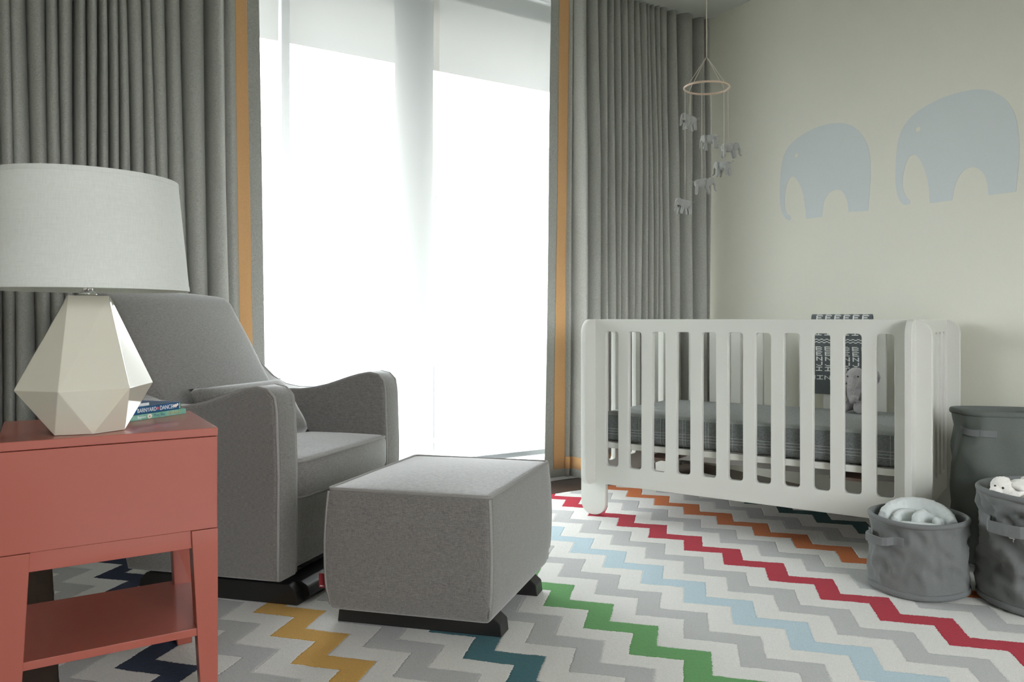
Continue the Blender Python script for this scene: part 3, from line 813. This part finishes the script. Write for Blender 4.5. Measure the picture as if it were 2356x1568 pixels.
# knitted name blanket over the back rail (cells as knit stitches)
GL = {'B': ['11110', '10001', '11110', '10001', '11110'], 'E': ['11111', '10000', '11110', '10000', '11111'], 'N': ['10001', '11001', '10101', '10011', '10001'],
      'J': ['00001', '00001', '00001', '10001', '01110'], 'I': ['11111', '00100', '00100', '00100', '11111'], 'M': ['10001', '11011', '10101', '10001', '10001'], 'A': ['01110', '10001', '11111', '10001', '10001']}
cw, chh = .006, .0040; ncol = 46
nfront = 89; nover = 12; nback = 70
rows = nback+nover+nfront
grid = {}
def put(ch, c0, r0):
    for j, line in enumerate(GL[ch]):
        for i, b in enumerate(line):
            if b == '1': grid[(c0+i, r0+j)] = 1
f0 = nback+nover
for k in range(6):
    for j, ch in enumerate('BENJI'): put(ch, 4+7*k, f0+33+6*j)
    for j, ch in enumerate('BENJI'): put(ch, 4+7*k, f0-9+6*j)
    for j, ch in enumerate('BENJI'): put(ch, 4+7*k, f0-50+6*j)
for c in range(ncol):
    grid[(c, f0+24+(c//2) % 2)] = 1; grid[(c, f0+27+(c//2) % 2)] = 1
for i, ch in enumerate('JAMIN'): put(ch, 2+i*6-15, f0+67)
bm = bmesh.new(); V = []
zr_ = CT+.004
for j in range(rows+1):
    row = []
    for i in range(ncol+1):
        x = .832+i*cw
        if j <= nback: y, z = CW+.006, zr_-(nback-j)*chh
        elif j < nback+nover:
            a = (j-nback)/nover*PI; y = CW-BT/2+(BT/2+.006)*math.cos(a); z = zr_+.018*math.sin(a)
        else: y, z = CW-BT-.006, zr_-(j-nback-nover)*chh
        wv = .003*math.sin(x*40+z*9)*min(1, abs(z-zr_)/.1)
        if j > nback+nover: y -= abs(wv)+.001
        elif j < nback: y += abs(wv)
        row.append(bm.verts.new((x+.002*math.sin(z*30), y, z)))
    V.append(row)
for j in range(rows):
    for i in range(ncol):
        f = bm.faces.new((V[j][i], V[j][i+1], V[j+1][i+1], V[j+1][i]))
        f.material_index = 1 if (i, j) in grid else 0
me = bpy.data.meshes.new('name_blanket'); bm.to_mesh(me); bm.free()
o = new_obj('name_blanket', me, None, None, True, crw(0, 0), (0, 0, rad(-66.8)))
me.materials.append(M['knit']); me.materials.append(M['knit_white'])
sd = o.modifiers.new('thick', 'SOLIDIFY'); sd.thickness = .004; sd.offset = 0
tag(o, 'slate knitted baby blanket lettered BENJI draped over the crib back rail', 'blanket')

# plush elephant sitting on the mattress
PE = thing('plush_elephant', 'fuzzy grey plush elephant sitting on the crib mattress below the knitted blanket', 'plush toy', crw(1.075, .60, .468), rad(-66.8-8))
bm = bmesh.new()
ell(bm, (0, .02, .065), (.052, .045, .07)); ell(bm, (0, -.01, .15), (.044, .042, .046))
capsule(bm, [(0, -.045, .135), (0, -.066, .105), (.002, -.075, .075), (.012, -.082, .058), (.026, -.088, .068)], [.024, .018, .015, .014, .013])
for s in (-1, 1):
    capsule(bm, [(s*.03, 0, .025), (s*.036, -.055, .022)], [.024, .023]); ell(bm, (s*.036, -.07, .026), (.025, .012, .027))
    capsule(bm, [(s*.045, 0, .10), (s*.058, -.035, .062)], [.018, .018])
me = apply_remesh(bm, .0035, 2, .0022, 220)
new_obj('body', me, M['plush_grey'], PE)
for s in (-1, 1):
    bm = bmesh.new(); ell(bm, (s*.068, .005, .155), (.034, .008, .040), (0, 0, s*.35))
    new_obj('ear', apply_remesh(bm, .003, 2, .0015, 220), M['plush_grey'], PE)
for s in (-1, 1):
    bm = bmesh.new(); ell(bm, (s*.024, -.047, .158), (.0035, .0035, .0035)); obj('eye', bm, M['eye'], PE)

# ---------------------------------------------------------------- mobile
cx, cy, cz = 2.359, 2.506, 1.865; RR_ = .0955
MB = thing('crib_mobile', 'wooden hoop mobile hung on cream cord above the crib', 'mobile', (cx, cy, cz))
obj('hoop', tube_bm([(RR_*math.cos(a*PI/32), RR_*math.sin(a*PI/32), 0) for a in range(64)], .0042, True, 10), M['wood_ring'], MB)
obj('hanging_cord', tube_bm([(0, 0, .133), (0, 0, CE-cz)], .002, seg=6), M['string'], MB)
fw = Vector((.565+.156*.825, .825-.156*.565, 0)).normalized(); rt_ = Vector((fw.y, -fw.x, 0))
for deg in (35, 145, 215, 325):
    d = rt_*math.cos(rad(deg))*RR_+fw*math.sin(rad(deg))*RR_
    obj('hoop_cord', tube_bm([(0, 0, .133), tuple(d)], .0012, seg=5), M['string'], MB)
# one knitted elephant, then copies
bm = bmesh.new()
ell(bm, (0, 0, 0), (.030, .019, .021)); ell(bm, (.016, 0, .004), (.018, .017, .019)); ell(bm, (-.018, 0, .0), (.017, .017, .019))
ell(bm, (.040, 0, .010), (.016, .014, .017))
capsule(bm, [(.051, 0, .005), (.058, 0, -.010), (.057, 0, -.026), (.064, 0, -.034)], [.0075, .0058, .0048, .0042])
for x, dx in ((.021, .010), (-.021, -.004)):
    for s in (-1, 1):
        capsule(bm, [(x, s*.009, -.012), (x+dx, s*.011, -.042)], [.0085, .0072])
capsule(bm, [(-.032, 0, .006), (-.043, 0, .010), (-.052, 0, .013)], [.0022, .0018, .0018]); ell(bm, (-.054, 0, .0135), (.004, .0035, .0035))
body_me = apply_remesh(bm, .0016, 3, .0006, 500)
bm = bmesh.new(); ell(bm, (.031, .0155, .002), (.013, .0028, .019), (0, rad(12), rad(-18))); earL = apply_remesh(bm, .0013, 2)
bm = bmesh.new(); ell(bm, (.031, -.0155, .002), (.013, .0028, .019), (0, rad(12), rad(18))); earR = apply_remesh(bm, .0013, 2)
# (azimuth round hoop, height, facing seen from the camera: degrees from image-right, anticlockwise from above)
specs = [(138, 274, 215, 'topmost of the mobile, turned left'), (78, 320, 140, 'second from the top, showing its rump'),
         (18, 341, 12, 'rightmost of the mobile, facing right'), (318, 382, 130, 'just below the rightmost one'),
         (258, 421, -8, 'facing right in front of the curtain, second lowest'), (198, 468, 215, 'lowest of the mobile, facing left')]
first = None
for az, ypx, face, lab in specs:
    d = rt_*math.cos(rad(az))*RR_+fw*math.sin(rad(az))*RR_
    z = .88+(733-ypx)*(3.4+RR_*math.sin(rad(az)))/1833
    px, py = cx+d.x, cy+d.y; rz = rad(face-34.4); pitch = 0
    if first is None:
        e = bpy.data.objects.new('knitted_elephant', None); C.objects.link(e); first = e; e.empty_display_size = .03
        kids = [new_obj('body', body_me, M['felt'], e), new_obj('ear', earL, M['felt'], e), new_obj('ear', earR, M['felt'], e)]
    else:
        e = first.copy(); C.objects.link(e)
        for ch in kids:
            k = ch.copy(); C.objects.link(k); k.parent = e
    e.location = (px, py, z); e.rotation_euler = (0, 0, rz); e.scale = (.92, .92, .92)
    obj('string', tube_bm([(0, 0, .016), (0, 0, (cz-z)/.92)], .0012, seg=5), M['string'], e)
    tag(e, 'small grey knitted elephant on a string, '+lab, 'mobile elephant', 'knitted elephants hanging from the mobile')

# ---------------------------------------------------------------- canvas baskets
def basket_bm(prof, sx=1, sy=1, wr=.006, seed=0, bulge=0, z1=.3, seg=96, crease=1.0):
    def fn(p, a):
        q = Vector((p.x*sx, p.y*sy, p.z)); t = p.z/z1; sw = a+p.z*5
        k = max(0, min(1, t*3))*max(0, min(1, (1.03-t)*5))
        n = noise.noise(Vector((math.cos(a)*2.0+seed, math.sin(a)*2.0, p.z*7)))*1.0
        r2 = 1-abs(noise.noise(Vector((math.cos(sw)*2.1+seed*3, math.sin(sw)*2.1, p.z*13+5)))*3)
        r2 += .45*(1-abs(noise.noise(Vector((math.cos(a)*4+seed*5, math.sin(a)*4, p.z*22-math.sin(a)*2)))*3))
        n2 = noise.noise(Vector((math.cos(a)*6+seed, math.sin(a)*6, p.z*16)))*.35
        rad_ = Vector((math.cos(a), math.sin(a), 0))
        return q+rad_*wr*k*(n*1.2+n2+(r2-.5)*crease)
    return lathe_bm(prof, seg, fn)
def handle(parent, ang, R, z, span, out, w=.03, m=None, sag=0.004, off=0):
    pts = []; ups = []; n = 16
    for i in range(n+1):
        t = i/n; a = ang+(t-.5)*span
        e = min(1, max(0, (t-.16)/.14))*min(1, max(0, (.84-t)/.14)); e = e*e*(3-2*e)
        r = R+.004+out*e
        pts.append((r*math.cos(a), r*math.sin(a), z-sag*e)); ups.append((0, 0, 1))
    o = obj('handle', strap_bm(pts, ups, w, .003), m or M['strap'], parent, False); bevel(o, .001, 1)
    return o
cam_dir = math.atan2(-1.538, -2.392)
# small basket
SB = thing('storage_basket', 'small round grey canvas basket filled with a folded pale quilt, left of the others', 'basket', (2.392, 1.538, 0), 0, 'grey canvas baskets beside the crib')
z1 = .238
prof = [(0, .004), (.13, .004), (.150, .008), (.1545, .02), (.1535, .05), (.149, .09), (.1475, .13), (.1465, .17), (.1475, .20), (.151, .218), (.1535, .230), (.1515, .240), (.146, .238), (.143, .228), (.143, .18), (.143, .08), (.14, .02), (0, .018)]
prof2 = []
for (a, b), (c, d) in zip(prof, prof[1:]):
    k = max(1, int(math.dist((a, b), (c, d))/.009))
    for i in range(k): prof2.append((a+(c-a)*i/k, b+(d-b)*i/k))
prof2.append(prof[-1])
bk = obj('basket_body', basket_bm(prof2, wr=.0065, seed=1, z1=.238, crease=1.3, seg=160), M['canvas'], SB)
def ringpts(r, z, tilt=0): return [(r*math.cos(a*PI/40), r*math.sin(a*PI/40), z+.002*math.sin(a*PI/40*3)) for a in range(80)]
obj('rim', tube_bm(ringpts(.1515, .233), .0085, True, 10, flat=.75), M['strap'], SB)
obj('base_hem', tube_bm(ringpts(.1535, .013), .010, True, 8, flat=.55), M['strap'], SB)
handle(SB, cam_dir-rad(47), .150, .178, rad(62), .030, .026)
handle(SB, cam_dir-rad(47)+PI, .150, .178, rad(62), .030, .026)
# tall basket at the right edge
TBK = thing('storage_basket', 'medium round grey canvas basket at the right edge holding the white lamb', 'basket', (2.597, 1.228, 0), 0, 'grey canvas baskets beside the crib')
prof = [(0, .004), (.17, .004), (.192, .010), (.198, .03), (.197, .06), (.190, .11), (.184, .17), (.184, .24), (.190, .29), (.198, .325), (.199, .345), (.195, .352), (.189, .347), (.186, .32), (.180, .24), (.18, .12), (.186, .03), (0, .02)]
prof2 = []
for (a, b), (c, d) in zip(prof, prof[1:]):
    k = max(1, int(math.dist((a, b), (c, d))/.010))
    for i in range(k): prof2.append((a+(c-a)*i/k, b+(d-b)*i/k))
prof2.append(prof[-1])
obj('basket_body', basket_bm(prof2, wr=.012, seed=5, z1=.35, crease=1.5), M['canvas'], TBK)
obj('rim', tube_bm(ringpts(.196, .343), .010, True, 10, flat=.75), M['strap'], TBK)
obj('base_hem', tube_bm(ringpts(.197, .014), .010, True, 8, flat=.55), M['strap'], TBK)
cd2 = math.atan2(-1.228, -2.597)
handle(TBK, cd2-rad(30), .190, .258, rad(66), .036, .036)
handle(TBK, cd2-rad(30)+PI, .190, .258, rad(66), .036, .036)
# hamper behind
HM = thing('laundry_hamper', 'tall slouchy dark grey canvas hamper against the wall behind the baskets', 'hamper', (2.987, 1.469, 0), rad(-34.4), 'grey canvas baskets beside the crib')
def hfn(p, a):
    t = p.z/.56
    sx = 1.11+.05*t; sy = .74-.32*t**2
    ca_, sa_ = math.cos(a), math.sin(a); e = 2.0+1.3*t
    k = (abs(ca_)**e+abs(sa_)**e)**(-1/e)
    q = Vector((p.x*sx*k, p.y*sy*k, p.z))
    kk = min(1, t*4)*min(1, (1.02-t)*6)
    n = noise.noise(Vector((ca_*1.6+9, sa_*1.6, p.z*5)))
    r2 = 1-abs(noise.noise(Vector((ca_*1.7+3+p.z*3, sa_*1.7, p.z*4.3-ca_*1.5)))*2)
    q += Vector((ca_, sa_, 0))*kk*(.030*n+.016*(r2-.5)+.010*noise.noise(Vector((ca_*3.3-2, sa_*3.3, p.z*11+ca_*2))))
    q.x -= .010*math.sin(t*PI*1.3)*(t > .0)
    q.z += .010*t*t*(-ca_)
    return q
pr = [(0, .004), (.225, .004)]+[(.245, .01+.532*i/50) for i in range(51)]+[(.242, .548), (.234, .542), (.23, .5), (.225, .2), (.22, .03), (0, .02)]
obj('basket_body', lathe_bm(pr, 96, hfn), M['canvas_dark'], HM)
hp = [hfn(Vector((.2465*math.cos(a*PI/48), .2465*math.sin(a*PI/48), .537)), a*PI/48) for a in range(96)]
obj('rim', tube_bm(hp, .010, True, 8, flat=.5), M['canvas_dark'], HM)
pts = []; ups = []
for i in range(25):
    t = i/24; a = PI+rad(14)+rad(40)*t; e = math.sin(min(1, t/.72)*PI)**.7 if t < .72 else 0
    b = hfn(Vector((.248*math.cos(a), .248*math.sin(a), .485)), a)
    pts.append((b.x+math.cos(a)*(.004+.006*e), b.y+math.sin(a)*.004-.012*e, .487-.012*t-.005*e)); ups.append((0, 0, 1))
o = obj('handle', strap_bm(pts, ups, .024, .003), M['strap'], HM, False); bevel(o, .001, 1)

# quilt folded into the small basket
bm = bmesh.new()
def arc(a0, a1, r0, r1, z0, zm, z2, n=26):
    return [((r0+(r1-r0)*i/n)*math.cos(rad(a0+(a1-a0)*i/n)), (r0+(r1-r0)*i/n)*math.sin(rad(a0+(a1-a0)*i/n)),
             z0+(z2-z0)*i/n+(zm)*math.sin(PI*i/n)) for i in range(n+1)]
def fold(pts, r, h): tube_bm(pts, r, seg=12, bm=bm, flat=.5, taper=lambda t: h*(.75+.35*math.sin(PI*t)))
q0 = math.degrees(cam_dir)
fold(arc(q0-95, q0-265, .108, .105, .205, .020, .195), .048, 1)
fold(arc(q0-80, q0-200, .070, .062, .200, .006, .195), .036, 1)
fold(arc(q0+70, q0-60, .085, .088, .190, .004, .195), .034, 1)
fold([(-.05, -.03, .195), (-.01, .0, .215), (.04, .01, .215), (.08, .0, .2)], .032, 1)
fold([(-.02, -.09, .19), (.02, -.05, .205), (.07, -.04, .2)], .03, 1)
ell(bm, (0, 0, .12), (.128, .128, .085))
me = apply_remesh(bm, .0045, 4, .0022, 70)
o = new_obj('baby_quilt', me, M['quilt'], None, True, (2.392, 1.538, 0))
tag(o, 'pale grey quilted blanket folded inside the small canvas basket', 'blanket')

# white lamb and the fluffy blanket it lies on
LB = thing('plush_lamb', 'white plush lamb lying with its head at the rim of the medium basket', 'plush toy', (2.48, 1.29, .30), rad(-34.4))
# local x = image right, y = away
bm = bmesh.new()
ell(bm, (-.02, 0, .062), (.033, .028, .030), (0, rad(20), 0)); ell(bm, (-.044, -.012, .050), (.019, .018, .017))
ell(bm, (.055, .03, .04), (.055, .04, .038)); ell(bm, (.11, .05, .05), (.05, .04, .04))
capsule(bm, [(.0, .0, .05), (.04, .02, .04)], [.025, .035])
capsule(bm, [(.06, -.01, .03), (.03, -.045, .022)], [.018, .015]); capsule(bm, [(.12, .01, .03), (.1, -.04, .022)], [.018, .015])
new_obj('body', apply_remesh(bm, .003, 2, .0014, 220), M['plush_white'], LB)
bm = bmesh.new(); capsule(bm, [(.006, -.018, .068), (.022, -.027, .062), (.03, -.028, .058)], [.008, .010, .007])
new_obj('ear', apply_remesh(bm, .0025, 2, .0008, 220), M['plush_white'], LB)
bm = bmesh.new(); capsule(bm, [(.0, .026, .08), (.016, .034, .074)], [.008, .009])
new_obj('ear', apply_remesh(bm, .0025, 2, .0008, 220), M['plush_white'], LB)
for x, y, z in ((-.030, -.0275, .0625), (-.0475, -.0150, .0660)):
    bm = bmesh.new(); ell(bm, (x, y, z), (.0036, .0036, .0036)); obj('eye', bm, M['eye'], LB)
bm = bmesh.new(); ell(bm, (-.0625, -.016, .054), (.003, .003, .002)); obj('nose', bm, M['cream_print'], LB)
bm = bmesh.new(); ell(bm, (0, 0, .22), (.170, .170, .085)); 
for i in range(9):
    a = i*2.4; ell(bm, (.1*math.cos(a)*(.4+.07*i), .1*math.sin(a)*(.4+.07*i), .275+.008*math.sin(i*3)), (.05, .045, .03))
o = new_obj('fluffy_blanket', apply_remesh(bm, .006, 3, .005, 60), M['plush_white'], None, True, (2.597, 1.228, 0))
tag(o, 'fluffy white blanket filling the medium basket under the lamb', 'blanket')
